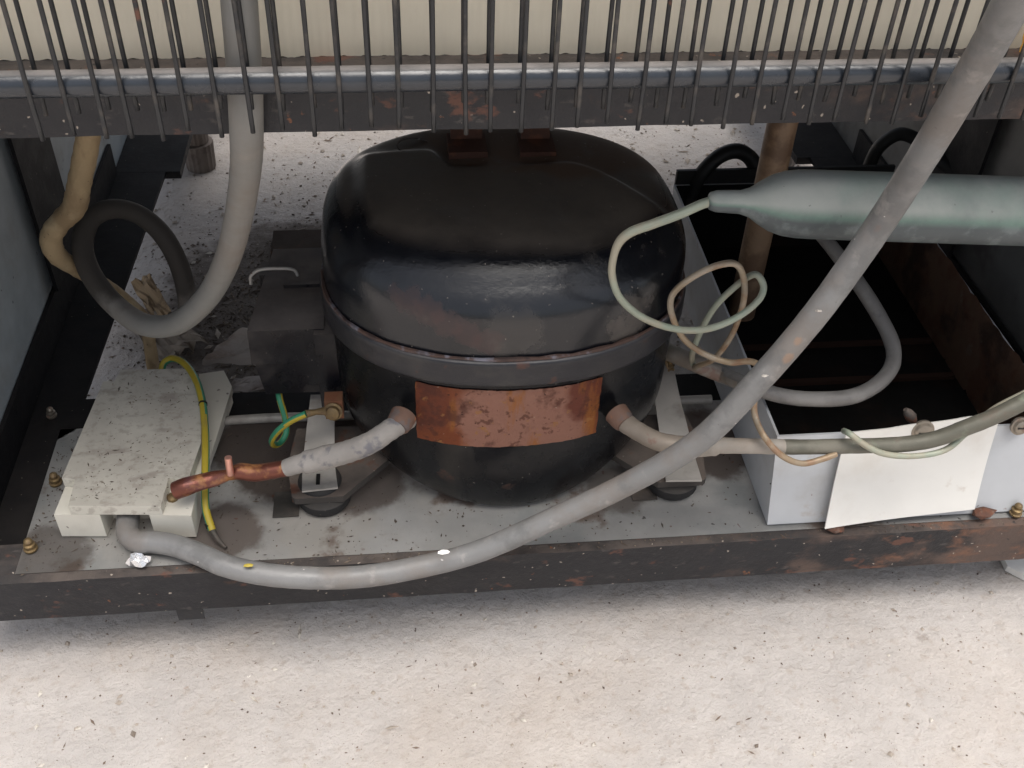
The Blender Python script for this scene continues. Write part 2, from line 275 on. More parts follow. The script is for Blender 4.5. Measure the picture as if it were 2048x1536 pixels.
# ribbed rear panel
PZ = .381
n = 200; x0, x1 = XL - .02, XR + .02; bm = bmesh.new(); rows = []
for i in range(n * 4 + 1):
    x = x0 + (x1 - x0) * i / (n * 4); y = .0262 - .00018 * abs(math.sin(math.pi * i / 4)); zb = PZ - .0007 * abs(math.sin(math.pi * i / 9.3)) + random.uniform(-.0001, .0001)
    rows.append((bm.verts.new((x, y, zb)), bm.verts.new((x, y, 0.915)), bm.verts.new((x, .0290, zb)), bm.verts.new((x, .0290, 0.915))))
for a, b in zip(rows, rows[1:]):
    for q, p in ((0, 1), (3, 2), (2, 0), (1, 3)): bm.faces.new((a[q], b[q], b[p], a[p]))
done(bm, 'rear_panel', M_cream, fr, True, sharp=80)
bm = bmesh.new(); box(bm, (x0, .032, .386), (x1, .64, .92)); done(bm, 'cabinet_body', M_under, fr, False, bevel=.006)
# upper angle iron
def angle_x(name, x0, x1, y, ztop, h, dpt, th, mm):
    bm = bmesh.new(); extrude_profile(bm, [(y, ztop - h), (y, ztop), (y + dpt, ztop), (y + dpt, ztop - th), (y + th, ztop - th), (y + th, ztop - h)], x0, x1, 40, .00025)
    return done(bm, name, mm, fr, True, bevel=.0009, sharp=35)
angle_x('upper_bar', XL - .02, XR + .02, .0, .3805, .0212, .031, .003, M_bar)
angle_x('lower_bar', XL - .022, XR + .022, .0, .0768, .034, .030, .003, M_bar)
# small burr hanging from the lower bar
bm = bmesh.new(); a = at(372, 1210, 'y', .004)
prism(bm, [(a.x - .006, .002), (a.x + .010, .002), (a.x - .002, .010)], a.z - .012, a.z, 0); done(bm, 'bent_tab', M_black, fr, False)
# bottom side rails (lip against the panel, flange inwards)
for s, xp, xi in ((1, XL, -.283), (-1, XR, .364)):
    xi2 = xi + s * .017
    bm = bmesh.new(); z0, z1, zt = .066, .0695, .099
    v = []
    for y, xx in ((.0315, xi), (.478, xi2)):
        v.append([bm.verts.new((x, y, z)) for x, z in ((xp, z0), (xp, zt), (xp + s * .003, zt), (xp + s * .003, z1), (xx, z1), (xx, z0))])
    for j in range(6): bm.faces.new((v[0][j], v[0][(j + 1) % 6], v[1][(j + 1) % 6], v[1][j]))
    bm.faces.new(v[0]); bm.faces.new(v[1])
    done(bm, 'side_rail', M_rail, fr, False, bevel=.0006)
    bm = bmesh.new()
    a, b = sorted((xp, xi2 + s * .013)); box(bm, (a, .4784, .062), (b, .76, .0694)); done(bm, 'rail_end', M_rail, fr, False, bevel=.0008)
    bm = bmesh.new(); a, b = sorted((xp + s * .0033, xp + s * .006)); box(bm, (a, .254 if s > 0 else .262, .0998), (b, .325, .385)); done(bm, 'corner_post', M_rail, fr, False, bevel=.0006)
    bm = bmesh.new(); a, b = sorted((xp - s * .018, xp - s * .0006)); box(bm, (a, .012, .064), (b, .76, .385)); done(bm, 'side_panel', M_side if s > 0 else M_side_dark, fr, False, bevel=.001)
    bm = bmesh.new(); a, b = sorted((xp - s * .018, xp + s * .026)); box(bm, (a, .0318, .36), (b, .6, .3855)); done(bm, 'upper_side_rail', M_rail, fr, False, bevel=.0008)
# ribbed rear feet
for c in (at(397, 300, 'z', .02), at(1572, 290, 'z', .02)):
    bm = bmesh.new(); nn = 36
    for z0, z1, k in ((0, .03, 1), (.03, .062, .8)):
        lo, hi = [], []
        for j in range(nn):
            r = .0155 * k * (1 + .05 * (j % 2)); a = 2 * math.pi * j / nn
            lo.append(bm.verts.new((c.x + r * .93 * math.cos(a), c.y + r * .93 * math.sin(a), z0 + .0005))); hi.append(bm.verts.new((c.x + r * math.cos(a), c.y + r * math.sin(a), z1)))
        for j in range(nn): bm.faces.new((lo[j], lo[(j + 1) % nn], hi[(j + 1) % nn], hi[j]))
        bm.faces.new(hi); bm.faces.new(lo[::-1])
    done(bm, 'foot', M_ribfoot, fr, False)
# base plate: front strip light, rear dirty, with a rolled edge
bm = bmesh.new(); patch(bm, -.2832, .363, .0065, .128, 60, 12, .0775, .00025)
bmesh.ops.solidify(bm, geom=bm.faces[:], thickness=.0012)
done(bm, 'base_plate', M_plate, fr, True)
bm = bmesh.new()
box(bm, (-.281, .1285, .067), (.362, .166, .0700)); done(bm, 'cross_member', M_rail, fr, False, bevel=.0006)
tube('plate_edge', pts((-.183, .1262, .0800), (-.15, .1268, .0805), (-.1, .1265, .0800), (.0, .127, .0800), (.16, .1268, .0798)), .0032, M_strap, fr, n=10, k=4)
# dark punched slot and foot recess plates under the mounts
# ------------------------------------------------------------------ screws on the rail
def screw(p, sc=1, name='screw', mm=M_brass, parent=fr, ax=(0, 0, 1)):
    bm = bmesh.new(); q = sc * .001
    lathe(bm, p, ax, [(0, 4.6 * q), (1.5 * q, 4.8 * q), (2.0 * q, 3.2 * q), (3.2 * q, 3.0 * q), (3.8 * q, 4.0 * q), (5.2 * q, 4.0 * q), (5.8 * q, 2.6 * q), (7.2 * q, 2.4 * q), (8.2 * q, 3.0 * q), (9.6 * q, 2.4 * q), (10.6 * q, 1.0 * q)], 14)
    return done(bm, name, mm, parent, True)
for a in (at(62, 1098, 'z', .0787), at(112, 966, 'z', .0787), at(2030, 1027, 'z', .079)): screw(a, .85)
screw(at(104, 832, 'z', .0696), .75, mm=M_screw)
screw(at(4, 1088, 'x', XL + .003), .6, ax=(1, 0, .2))
# ------------------------------------------------------------------ condenser
cd = thing('wire_condenser', (.03, -.022, .372), 'black wire and tube condenser grille across the opening, in front of the cream panel', 'condenser')
TY, TZ, TR = -.022, .3926, .0051
P = []
z = TZ; x = XL + .03
bm = bmesh.new(); s = 1; P = [Vector((.365, TY, TZ + .0)), Vector((.2, TY, TZ)), Vector((0, TY, TZ + .0003)), Vector((-.2, TY, TZ)), Vector((-.30, TY, TZ))]
for k in range(1, 8):
    z1 = TZ + .062 * k; e = -.30 if k % 2 else .365
    P += [Vector((e + (-.022 if k % 2 else .022), TY, z1 - .046)), Vector((e + (-.022 if k % 2 else .022), TY, z1 - .016)), Vector((e, TY, z1)), Vector((.03, TY, z1)), Vector((-e + .06, TY, z1))]
tube('tube', P, TR, M_tubeblk, cd, n=14, k=4)
# grid wires, front and back of the tube: measured pitch 11.1 mm
def wire_mesh(length, bend):
    bm = bmesh.new(); tube_bm(bm, [Vector((bend, 0, 0)), Vector((bend * .4, 0, .012)), Vector((0, 0, .024)), Vector((0, 0, .2)), Vector((0, 0, length))], .00096, n=7, k=2)
    bmesh.ops.recalc_face_normals(bm, faces=bm.faces); me = bpy.data.meshes.new('wire'); bm.to_mesh(me); bm.free()
    for p in me.polygons: p.use_smooth = True
    me.materials.append(M_wire); return me
WM = [wire_mesh(.46, b) for b in (0, .0004, -.0005, .0008)]
xs = [-0.196 - .0111 * k for k in range(9, 0, -1)] + [at(px, 150, 'y', -.028).x for px in (51, 113, 181, 239, 301, 361, 427, 489, 549, 613, 680, 740, 801, 866, 927, 985, 1043, 1107, 1163, 1226, 1286, 1341, 1399, 1461, 1519, 1580, 1638, 1690, 1751, 1808, 1864, 1922, 1978, 2030)] + [.2065 + .0109 * k for k in range(0, 14)]
for i, x in enumerate(xs):
    for back in (0, 1):
        o = bpy.data.objects.new('wire', WM[(i * 2 + back * 3) % 4]); COL.objects.link(o)
        o.location = (x + random.uniform(-.0009, .0009), TY + (TR + .0009) * (1 if back else -1), .3740 + random.uniform(-.0022, .0022) + (.0035 if back else 0)); put(o, cd)
        o.rotation_euler = (0, random.uniform(-.010, .010), random.uniform(0, 6))
# ------------------------------------------------------------------ compressor
cp = thing('compressor', (.009, .118, .078), 'dusty black hermetic compressor with a rust coloured label patch on its front', 'compressor')
def ring(xl, xr, yf, yb, n, N=112):
    cx, cy, a, b = (xl + xr) / 2, (yf + yb) / 2, (xr - xl) / 2, (yb - yf) / 2; out = []
    for j in range(N):
        t = 2 * math.pi * j / N; c, s = math.cos(t), math.sin(t)
        out.append((cx + a * math.copysign(abs(c) ** (2 / n), c), cy + b * math.copysign(abs(s) ** (2 / n), s)))
    return out
def loft(rings, name, mm, top=False, bottom=False, disp=None):
    bm = bmesh.new(); prev = None
    for z, prm in rings:
        cur = [bm.verts.new((p[0], p[1], z + (disp(p[0], p[1], z) if disp else 0))) for p in ring(*prm)]
        if prev:
            for j in range(len(cur)): bm.faces.new((prev[j], prev[(j + 1) % len(cur)], cur[(j + 1) % len(cur)], cur[j]))
        elif bottom: bm.faces.new(cur[::-1])
        prev = cur
    if top: bm.faces.new(prev)
    return done(bm, name, mm, cp, True, sharp=50)
def densify(keys, k=4):
    V = [Vector((z, *p)) if False else np.array([z, *p]) for z, p in keys]; out = []
    for i in range(len(V) - 1):
        p1, p2 = V[i], V[i + 1]; p0 = V[i - 1] if i else 2 * p1 - p2; p3 = V[i + 2] if i + 2 < len(V) else 2 * p2 - p1
        for j in range(k):
            t = j / k; q = .5 * (2 * p1 + (p2 - p0) * t + (2 * p0 - 5 * p1 + 4 * p2 - p3) * t * t + (3 * p1 - p0 - 3 * p2 + p3) * t ** 3); out.append((float(q[0]), q[1:].tolist()))
    out.append((float(V[-1][0]), V[-1][1:].tolist())); return out
pot_keys = [(.0793, (-.040, .056, .050, .160, 2.0)), (.0797, (-.052, .068, .0405, .180, 2.0)), (.0835, (-.066, .083, .0345, .193, 2.1)), (.098, (-.084, .101, .0316, .202, 2.1)), (.122, (-.0950, .1130, .0310, .2055, 2.15)), (.150, (-.0970, .1150, .031, .206, 2.15)), (.190, (-.0975, .116, .031, .206, 2.15))]
loft(densify(pot_keys), 'pot', M_pot, bottom=True)
lid_keys = [(.205, (-.0985, .1165, .0305, .2085, 2.2)), (.225, (-.0985, .1165, .0312, .2085, 2.2)), (.236, (-.0975, .1145, .035, .208, 2.25)), (.2455, (-.0955, .110, .0435, .206, 2.3)), (.2530, (-.0905, .104, .055, .202, 2.35)), (.2580, (-.080, .093, .070, .194, 2.4)), (.2605, (-.062, .075, .090, .182, 2.4)), (.2613, (-.035, .05, .112, .165, 2.3)), (.2616, (-.008, .02, .132, .145, 2.0))]
def sm(a, b, x):
    t = min(1, max(0, (x - a) / (b - a))); return t * t * (3 - 2 * t)
def lid_disp(x, y, z):
    k = sm(.243, .257, z); yb = .138 + .022 * sm(-.020, -.034, x) - .045 * sm(.045, .105, x)
    return k * (.0036 * sm(-.080, -.068, x) * sm(yb + .006, yb - .005, y)) + .0012 * sm(.25, .26, z) * math.sin(31 * x + 40 * y)
loft(densify(lid_keys, 6), 'lid', M_lid, top=True, disp=lid_disp)
loft(densify([(.1885, (-.0978, .1163, .0307, .2063, 2.2)), (.1883, (-.1003, .1188, .0277, .2093, 2.2)), (.1896, (-.1010, .1195, .0270, .2100, 2.2)), (.198, (-.1010, .1195, .0270, .2100, 2.2)), (.2030, (-.1010, .1195, .0270, .2100, 2.2)), (.2047, (-.0998, .1183, .0283, .2088, 2.2)), (.2052, (-.0984, .1164, .0302, .207, 2.2))], 3), 'rim', M_rim)
# thin bead on top of the rim
R_ = ring(-.0992, .1175, .0293, .2078, 2.2, 80); bm = bmesh.new(); M_bead = mat('rusted_bead', (.075, .042, .032), .7, layers=[((.20, .20, .24), 'n', 60, .52, .62, .8, .5), ((.03, .02, .02), 'n', 90, .5, .65, .7)], bump=(220, .001, .6)); tube_bm(bm, [Vector((x, y, .2058 + random.uniform(-.0003, .0003))) for x, y in R_ + R_[:1]], .0012, n=6, k=1, wob=.3, caps=False); done(bm, 'weld_bead', M_bead, cp, True)
# rust patch hugging the pot
N = 40; bm = bmesh.new(); g = []
R0 = ring(-.0972, .1153, .031, .206, 2.15, 1200)
front = sorted([p for p in R0 if p[1] < .117], key=lambda p: p[0])
fx = [p[0] for p in front]; fy = [p[1] for p in front]
for i in range(N + 1):
    x = -.0475 + (.0585 + .0475) * i / N; row = []
    for j in range(13):
        e = random.uniform(-.0003, .0003) if j in (0, 12) else 0
        row.append((x + (random.uniform(-.0003, .0003) if i in (0, N) else 0), float(np.interp(x, fx, fy)) - .0007, .1385 + .0440 * j / 12 + e))
    g.append([bm.verts.new(p) for p in row])
for a, b in zip(g, g[1:]):
    for j in range(12): bm.faces.new((a[j], b[j], b[j + 1], a[j + 1]))
bmesh.ops.solidify(bm, geom=bm.faces[:], thickness=-.0005)
done(bm, 'label_patch', M_label, cp, True)
# rusty lugs welded on top
for px0, px1 in ((897, 975), (1040, 1112)):
    a, b = at(px0, 305, 'z', .264), at(px1, 305, 'z', .264); bm = bmesh.new()
    box(bm, (a.x, a.y - .002, .2595), (b.x, a.y + .022, .2650)); box(bm, (a.x + .002, a.y + .014, .2652), (b.x - .002, a.y + .018, .284)); done(bm, 'lug', mat('rusted_lug', (.075, .032, .02), .85, layers=[(RUST, 'n', 60, .5, .62, .6)], bump=(150, .001, .6)) if px0 < 1000 else bpy.data.materials['rusted_lug'], cp, True, bevel=.0014)
# stamped ring
c = at(830, 292, 'z', .2605); bm = bmesh.new(); tube_bm(bm, [Vector((c.x + .0105 * math.cos(t), c.y + .0085 * math.sin(t), .2600 - .0016 * math.cos(t + .8))) for t in np.linspace(0, 2 * math.pi, 25)], .0006, n=5, k=1, caps=False); done(bm, 'stamped_ring', M_foot, cp, True)
# mounting feet with grommets, and clip straps
def foot(xc, y0, s):
    bm = bmesh.new(); w = .0165
    poly = [(xc - w, y0 + .002), (xc - w + .002, y0), (xc + w - .002, y0), (xc + w, y0 + .002), (xc + s * 0 + w + (.026 if s > 0 else .004), y0 + .030), (xc + w + (.02 if s > 0 else .0), y0 + .062), (xc - w + (0 if s > 0 else -.02), y0 + .062), (xc - w - (.004 if s > 0 else .026), y0 + .030)]
    prism(bm, poly, .0885, .0935, 0); o = done(bm, 'mounting_foot', M_foot, cp, True, bevel=.0014, seg=3)
    bm = bmesh.new(); lathe(bm, (xc + .002 * s, y0 + .012, .0782), (0, 0, 1), [(0, .0145), (.003, .0165), (.008, .0162), (.0101, .013)], 24); g = done(bm, 'grommet', M_rubber, o, True)
    bm = bmesh.new(); lathe(bm, (xc, y0 + .014, .0937), (0, 0, 1), [(0, .0135), (.002, .0130), (.0036, .0112)], 24); done(bm, 'rubber_washer', M_rubber, o, True)
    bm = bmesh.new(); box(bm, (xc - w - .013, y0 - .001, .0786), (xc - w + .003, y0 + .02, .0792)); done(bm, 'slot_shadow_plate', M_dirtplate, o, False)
    return o
f1 = foot(-.1085, .0395, 1); f2 = foot(.1165, .0375, -1)
def strap(P, w0, w1, name='retaining_strap'):
    bm = bmesh.new(); Q = spline(P, 6); n = len(Q); rows = []
    for i, q in enumerate(Q):
        t = (Q[min(i + 1, n - 1)] - Q[max(i - 1, 0)]).normalized(); sd = t.cross(Vector((0, 0, 1))).normalized(); nr = sd.cross(t)
        w = (w0 + (w1 - w0) * i / (n - 1)) / 2
        rows.append([bm.verts.new(q + sd * a * w + nr * b * .0007) for a, b in ((-1, -1), (1, -1), (1, 1), (-1, 1))])
    for a, b in zip(rows, rows[1:]):
        for j in range(4): bm.faces.new((a[j], a[(j + 1) % 4], b[(j + 1) % 4], b[j]))
    bm.faces.new(rows[0]); bm.faces.new(rows[-1]); return done(bm, name, M_strap, cp, True, bevel=.0005, seg=1, sharp=30)
s1 = strap(pts((640, 980, 'z', .0985), (638, 935, 'z', .0985), (640, 880, 'z', .103), (643, 830, 'z', .108), (645, 790, 'z', .112)), .0215, .0150)
s2 = strap(pts((1368, 962, 'z', .0985), (1355, 905, 'z', .0985), (1345, 850, 'z', .104), (1333, 790, 'z', .110), (1325, 735, 'z', .116)), .0225, .0150)
bm = bmesh.new(); a = at(636, 962, 'z', .0995); box(bm, (a.x - .0012, a.y - .003, .0994), (a.x + .0012, a.y + .006, .0997)); done(bm, 'hook_slot', M_blackcable, s1, False)
# relay box on the left side
def hull_box(name, corners_lo, corners_hi, mm, parent, bevel, seg=3):
    bm = bmesh.new(); lo = [bm.verts.new(p) for p in corners_lo]; hi = [bm.verts.new(p) for p in corners_hi]; n = len(lo)
    for i in range(n): bm.faces.new((lo[i], lo[(i + 1) % n], hi[(i + 1) % n], hi[i]))
    bm.faces.new(hi); bm.faces.new(lo[::-1]); return done(bm, name, mm, parent, True, bevel=bevel, seg=seg)
RY = .098; fl, bl_ = at(492, 664, 'y', RY), at(520, 797, 'y', RY)
zt, zb = fl.z, bl_.z
zm = zb + (zt - zb) * .52
rb = hull_box('relay_box', [(fl.x + .005, RY + .004, zb), (-.097, RY + .004, zb), (-.097, .178, zb), (fl.x + .009, .178, zb)], [(fl.x + .0012, RY + .0012, zm + .004), (-.097, RY + .0012, zm + .004), (-.097, .178, zm + .004), (fl.x + .010, .178, zm + .004)], M_relay, cp, .005, 4)
hull_box('relay_cover', [(fl.x, RY, zm), (-.1005, RY, zm), (-.1005, .179, zm), (fl.x + .008, .179, zm)], [(fl.x + .0005, RY + .0005, zt), (-.1005, RY + .0005, zt), (-.1005, .179, zt + .004), (fl.x + .011, .179, zt + .004)], M_relay, rb, .006, 5)
bm = bmesh.new(); box(bm, (-.1065, RY - .004, zb - .006), (-.0925, .15, zt - .001)); done(bm, 'relay_bracket', M_relay, rb, True, bevel=.0014)
bm = bmesh.new(); box(bm, (fl.x + .020, .138, zt + .0015), (-.104, .1415, zt + .0045)); done(bm, 'cover_ridge', M_relay, rb, True, bevel=.001)
tube('spring_clip', pts((502, 568, 'y', .150), (502, 552, 'y', .150), (518, 540, 'y', .152), (555, 537, 'y', .152), (588, 540, 'y', .152), (596, 556, 'y', .150), (590, 566, 'y', .150)), .0011, M_strap, rb, n=8, k=5)
bm = bmesh.new(); a, b = at(520, 538, 'y', .160), at(592, 530, 'y', .160); box(bm, (a.x, .153, a.z - .012), (b.x, .168, a.z)); done(bm, 'clip_block', M_relay, rb, True, bevel=.002)
# earth screw
e = at(666, 824, 'y', .074); bm = bmesh.new(); lathe(bm, e, (-.1, -1, .35), [(-.003, .0055), (0, .0058), (.0005, .0044), (.002, .0046), (.0034, .004), (.0042, .0018)], 16); es = done(bm, 'earth_screw', M_brass, cp, True)
bm = bmesh.new(); box(bm, (e.x - .005, e.y + .003, e.z - .0085), (e.x + .006, e.y + .012, e.z + .006)); done(bm, 'earth_tab', mat('earth_tab_rust', (.20, .09, .045), .8, layers=[(RUST, 'n', 90, .45, .6, .7)]), cp, True, bevel=.001)
# pipes brazed to the pot
pr = tube('process_pipe', pts((815, 838, 'y', .046), (800, 846, 'y', .036), (775, 863, 'y', .029), (740, 886, 'y', .0255), (690, 905, 'y', .027), (650, 915, 'y', .030), (612, 925, 'y', .032), (604, 926, 'y', .032), (572, 936, 'y', .033)), [.0062, .0064, .0062, .0064, .0066, .0070, .0068, .0056, .0052], M_tape, cp, n=16, k=6, wob=.03)
bm = bmesh.new(); c = at(799, 846, 'y', .0345); lathe(bm, c, (-.5, -1, -.2), [(-.006, .0078), (.0, .0074), (.002, .0070), (.0035, .0060)], 18); done(bm, 'braze_collar', mat('braze_rust', (.15, .085, .06), .7, layers=[((.1, .09, .09), 'n', 120, .5, .6, .7), (RUSTL, 'n', 90, .6, .68, .7)], bump=(200, .001, .6)), pr, True)
tube('crimped_tip', pts((575, 936, 'y', .0330), (545, 941, 'y', .033), (510, 946, 'y', .034), (478, 943, 'y', .0345), (455, 950, 'y', .035), (430, 957, 'y', .035), (395, 966, 'y', .034), (370, 974, 'y', .033), (352, 981, 'y', .033)), [.0049, .0050, .0052, .0050, .0034, .0047, .0050, .0056, .0055], M_copper, pr, n=16, k=5, flat=[1, 1, 1, 1, .8, .6, .8, 1, 1])
a = at(461, 948, 'y', .0305); tube('cut_stub', [a, a + Vector((.0002, 0, .006)), a + Vector((.0004, .0008, .0128))], .0021, M_bright, pr, n=10, k=3)
sp = tube('suction_pipe', pts((1228, 828, 'y', .048), (1246, 842, 'y', .034), (1275, 862, 'y', .023), (1320, 884, 'y', .012), (1380, 893, 'y', .006), (1430, 891, 'y', .0), (1440, 891, 'y', -.001), (1500, 892, 'y', -.004), (1600, 894, 'y', -.005), (1700, 892, 'y', -.006), (1800, 889, 'y', -.006), (1870, 878, 'y', -.007), (1930, 856, 'y', -.008), (1990, 832, 'y', -.008), (2060, 796, 'y', -.006), (2200, 712, 'y', .0)), [.0058, .0058, .0055, .0056, .0060, .0060, .0046, .0044, .0044, .0044, .0045, .0046, .0046, .0046, .0046, .0046], M_dpipe, cp, n=16, k=6, wob=.025)
sp.data.materials.append(M_pipe)
for p in sp.data.polygons:
    if p.center.x < .155: p.material_index = 1
bm = bmesh.new(); c = at(1244, 840, 'y', .0325); lathe(bm, c, (.5, -1, -.2), [(-.006, .0074), (.0, .0070), (.002, .0064), (.0035, .0056)], 18); done(bm, 'braze_collar', bpy.data.materials['braze_rust'], sp, True)
tube('bonded_capillary', pts((1688, 862, 'y', .002), (1700, 868, 'y', -.009), (1730, 890, 'y', -.012), (1770, 908, 'y', -.012), (1830, 912, 'y', -.012), (1890, 900, 'y', -.010), (1930, 868, 'y', -.003), (1985, 820, 'y', -.003), (2060, 780, 'y', -.002), (2200, 695, 'y', .004)), .0018, M_capgreen, sp, n=8, k=5)
hp = tube('discharge_pipe', pts((1322, 696, 'y', .128), (1342, 706, 'y', .116), (1370, 718, 'y', .108), (1400, 731, 'y', .100), (1450, 752, 'y', .094), (1500, 772, 'z', .152), (1560, 791, 'z', .153), (1620, 798, 'z', .154), (1700, 794, 'z', .156), (1752, 770, 'z', .158), (1784, 732, 'z', .162), (1785, 690, 'z', .168), (1757, 630, 'z', .178), (1712, 560, 'z', .190), (1650, 478, 'z', .202), (1600, 425, 'z', .209)), [.0062, .0060, .0058, .0056, .0054, .0050, .0047, .0047, .0047, .0047, .0047, .0047, .0047, .0047, .0045, .0045], M_hotpipe, cp, n=14, k=6, wob=.02)
hp.data.materials.append(M_pipe)
for p in hp.data.polygons:
    if p.center.x < .150: p.material_index = 1
bm = bmesh.new()
for k in range(7):
    a = at(1340 + random.uniform(-6, 8), 734 + random.uniform(-8, 8), 'y', .112); lathe(bm, a, (random.uniform(-1, 1), random.uniform(-1, 1), random.uniform(-.5, 1)), [(-.003, .0007), (0, .0014), (.003, .0006)], 6)
done(bm, 'braze_drips', M_brass, hp, True)

# ------------------------------------------------------------------ filter drier with its capillary
fd = thing('filter_drier', (.26, .02, .28), 'green patinated copper filter drier cylinder hanging above the open pan', 'filter drier')
a, b = at(1420, 402, 'y', .02), at(2048, 423, 'y', .02); ax = (b - a)
bm = bmesh.new(); L_ = ax.length; ax.normalize()
lathe(bm, a, ax, [(-.001, .0018), (0, .0042), (.003, .0052), (.011, .0056), (.015, .0057), (.020, .0072), (.025, .0105), (.031, .0138), (.037, .0156), (.043, .0164), (.05, .0167), (.1, .0170), (.17, .0172), (.24, .0172), (.25, .016), (.262, .008), (.28, .005), (.29, .004)], 32)
done(bm, 'drier_body', M_drier, fd, True, sharp=60)
capA = pts((1428, 402, 'y', .02), (1405, 408, 'y', .02), (1360, 428, 'y', .018), (1300, 450, 'y', .015), (1262, 464, 'y', .013), (1240, 482, 'y', .013), (1228, 510, 'y', .013), (1224, 550, 'y', .014), (1241, 597, 'y', .016), (1289, 637, 'y', .018), (1357, 659, 'y', .022), (1419, 657, 'y', .028), (1477, 633, 'y', .034), (1518, 599, 'y', .038), (1527, 572, 'y', .042), (1512, 549, 'y', .046), (1481, 565, 'y', .050), (1436, 606, 'y', .054), (1409, 647, 'y', .060), (1391, 686, 'y', .068), (1384, 712, 'y', .080), (1386, 728, 'y', .094))
tube('capillary_tube', capA, [.0024] * 5 + [.0023] + [.0019] * 16, [M_capgreen], fd, n=10, k=7)
capB = pts((1389, 735, 'y', .088), (1398, 731, 'y', .077), (1426, 719, 'y', .068), (1457, 681, 'y', .060), (1477, 637, 'y', .054), (1489, 589, 'y', .048), (1484, 545, 'y', .042), (1467, 527, 'y', .038), (1426, 534, 'y', .036), (1375, 561, 'y', .037), (1344, 592, 'y', .040), (1344, 630, 'y', .042), (1368, 678, 'y', .040), (1409, 708, 'y', .036), (1460, 725, 'y', .030), (1500, 723, 'y', .024), (1522, 735, 'y', .018), (1520, 775, 'y', .012), (1509, 800, 'y', .008), (1511, 835, 'y', .004), (1528, 872, 'y', -.008), (1562, 910, 'y', -.013), (1604, 927, 'y', -.013), (1648, 917, 'y', -.012), (1672, 908, 'y', -.010))
tube('capillary_tube', capB, .0018, [M_cap], fd, n=10, k=7)

# ------------------------------------------------------------------ junction box
jb = thing('junction_box', (-.22, .09, .078), 'dusty ivory plastic junction box on the base plate beside the left rail', 'junction box')
bm = bmesh.new(); prism(bm, [(-.2575, .062), (-.2355, .060), (-.2345, .056), (-.2105, .0545), (-.208, .060), (-.1855, .0618), (-.1785, .10), (-.1720, .146), (-.1790, .166), (-.236, .168), (-.2480, .146)], .0786, .0860); done(bm, 'base', M_boxbase, jb, False, bevel=.001)
LID = [(-.2617, .0322), (-.2352, .0302), (-.2335, .0440), (-.2085, .0425), (-.2065, .0280), (-.1821, .0258), (-.1797, .0795), (-.1840, .110), (-.195, .152), (-.243, .1536), (-.2455, .1425), (-.2526, .1425)]
bm = bmesh.new(); prism(bm, LID, .0792, .0985); l_ = done(bm, 'lid', M_boxbase, jb, True, bevel=.0008, sharp=30)
TOP = [(-.2515, .0315), (-.2350, .0302), (-.2065, .0280), (-.1985, .0274), (-.1970, .0505), (-.1852, .0495), (-.1815, .0795), (-.1850, .110), (-.196, .1515), (-.2425, .1530), (-.2448, .1418), (-.2520, .1418), (-.2600, .0545), (-.2520, .0530)]
bm = bmesh.new(); prism(bm, TOP, .0987, .1062); done(bm, 'lid_top', M_boxlid, jb, True, bevel=.0011, sharp=30)
bm = bmesh.new(); prism(bm, [(-.1805, .06), (-.1762, .10), (-.1712, .148), (-.1785, .1655), (-.195, .163), (-.1935, .152), (-.183, .11), (-.179, .08)], .0862, .0915); done(bm, 'base_rim', M_boxbase, jb, True, bevel=.001)
a = at(345, 994, 'z', .1); bm = bmesh.new(); lathe(bm, (a.x, a.y, .0986), (0, 0, 1), [(0, .0034), (.002, .0034), (.003, .002)], 14); done(bm, 'lid_screw', M_brass, jb, True)

# ------------------------------------------------------------------ drain pan
dp = thing('drain_pan', (.255, .16, .078), 'open white steel drain pan with black rusted inside at the right of the compressor', 'pan')
def yfr(z): return .0100 + (z - .0795) * .27
zb, zt, xl, xr, yb = .0795, .140, .1660, .3480, .312; th = .0016
bm = bmesh.new()
O = [[(xl + .001, yfr(zb), zb), (xr - .002, yfr(zb), zb), (xr - .002, yb, zb), (xl + .001, yb, zb)], [(xl, yfr(zt), zt), (xr, yfr(zt), zt), (xr, yb + .004, zt), (xl, yb + .004, zt)]]
I = [[(p[0] + (th if p[0] < .25 else -th), p[1] + (th if p[1] < .1 else -th), p[2] + (th if p[2] < .1 else 0)) for p in ring_] for ring_ in O]
def quad(bm, a, b, c, d): bm.faces.new([bm.verts.new(p) for p in (a, b, c, d)])
for i in range(4):
    j = (i + 1) % 4; quad(bm, O[0][i], O[0][j], O[1][j], O[1][i]); quad(bm, O[1][i], O[1][j], I[1][j], I[1][i])
quad(bm, *O[0]); bmesh.ops.remove_doubles(bm, verts=bm.verts[:], dist=1e-5)
done(bm, 'pan_shell', M_pan, dp, False)
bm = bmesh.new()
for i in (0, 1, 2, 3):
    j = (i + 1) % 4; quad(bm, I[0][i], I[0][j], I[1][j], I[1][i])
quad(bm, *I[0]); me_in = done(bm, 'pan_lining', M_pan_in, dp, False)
bm = bmesh.new(); NY = 40; g = []
for i in range(NY + 1):
    y = I[1][1][1] + (I[1][2][1] - I[1][1][1]) * i / NY; e = random.uniform(-.0012, .001)
    g.append([bm.verts.new((xr - th - .0022 + random.uniform(-.0003, .0003), y + (.0012 if i == 0 else -.0012 if i == NY else 0), z)) for k, z in enumerate((zb + th, .11, zt + .004 + e))])
for a, b in zip(g, g[1:]):
    for k in range(2): bm.faces.new((a[k], b[k], b[k + 1], a[k + 1]))
bmesh.ops.solidify(bm, geom=bm.faces[:], thickness=.0007)
done(bm, 'rusted_wall', M_rustwall, dp, True)
bm = bmesh.new(); box(bm, (xl + .004, .135, zb + .0018), (xr - .006, .1395, zb + .005)); box(bm, (xl + .004, .176, zb + .0018), (xr - .006, .1795, zb + .005)); done(bm, 'floor_rib', mat('rusty_floor_rib', (.035, .018, .012), .9, spec=.2), dp, False, bevel=.001)
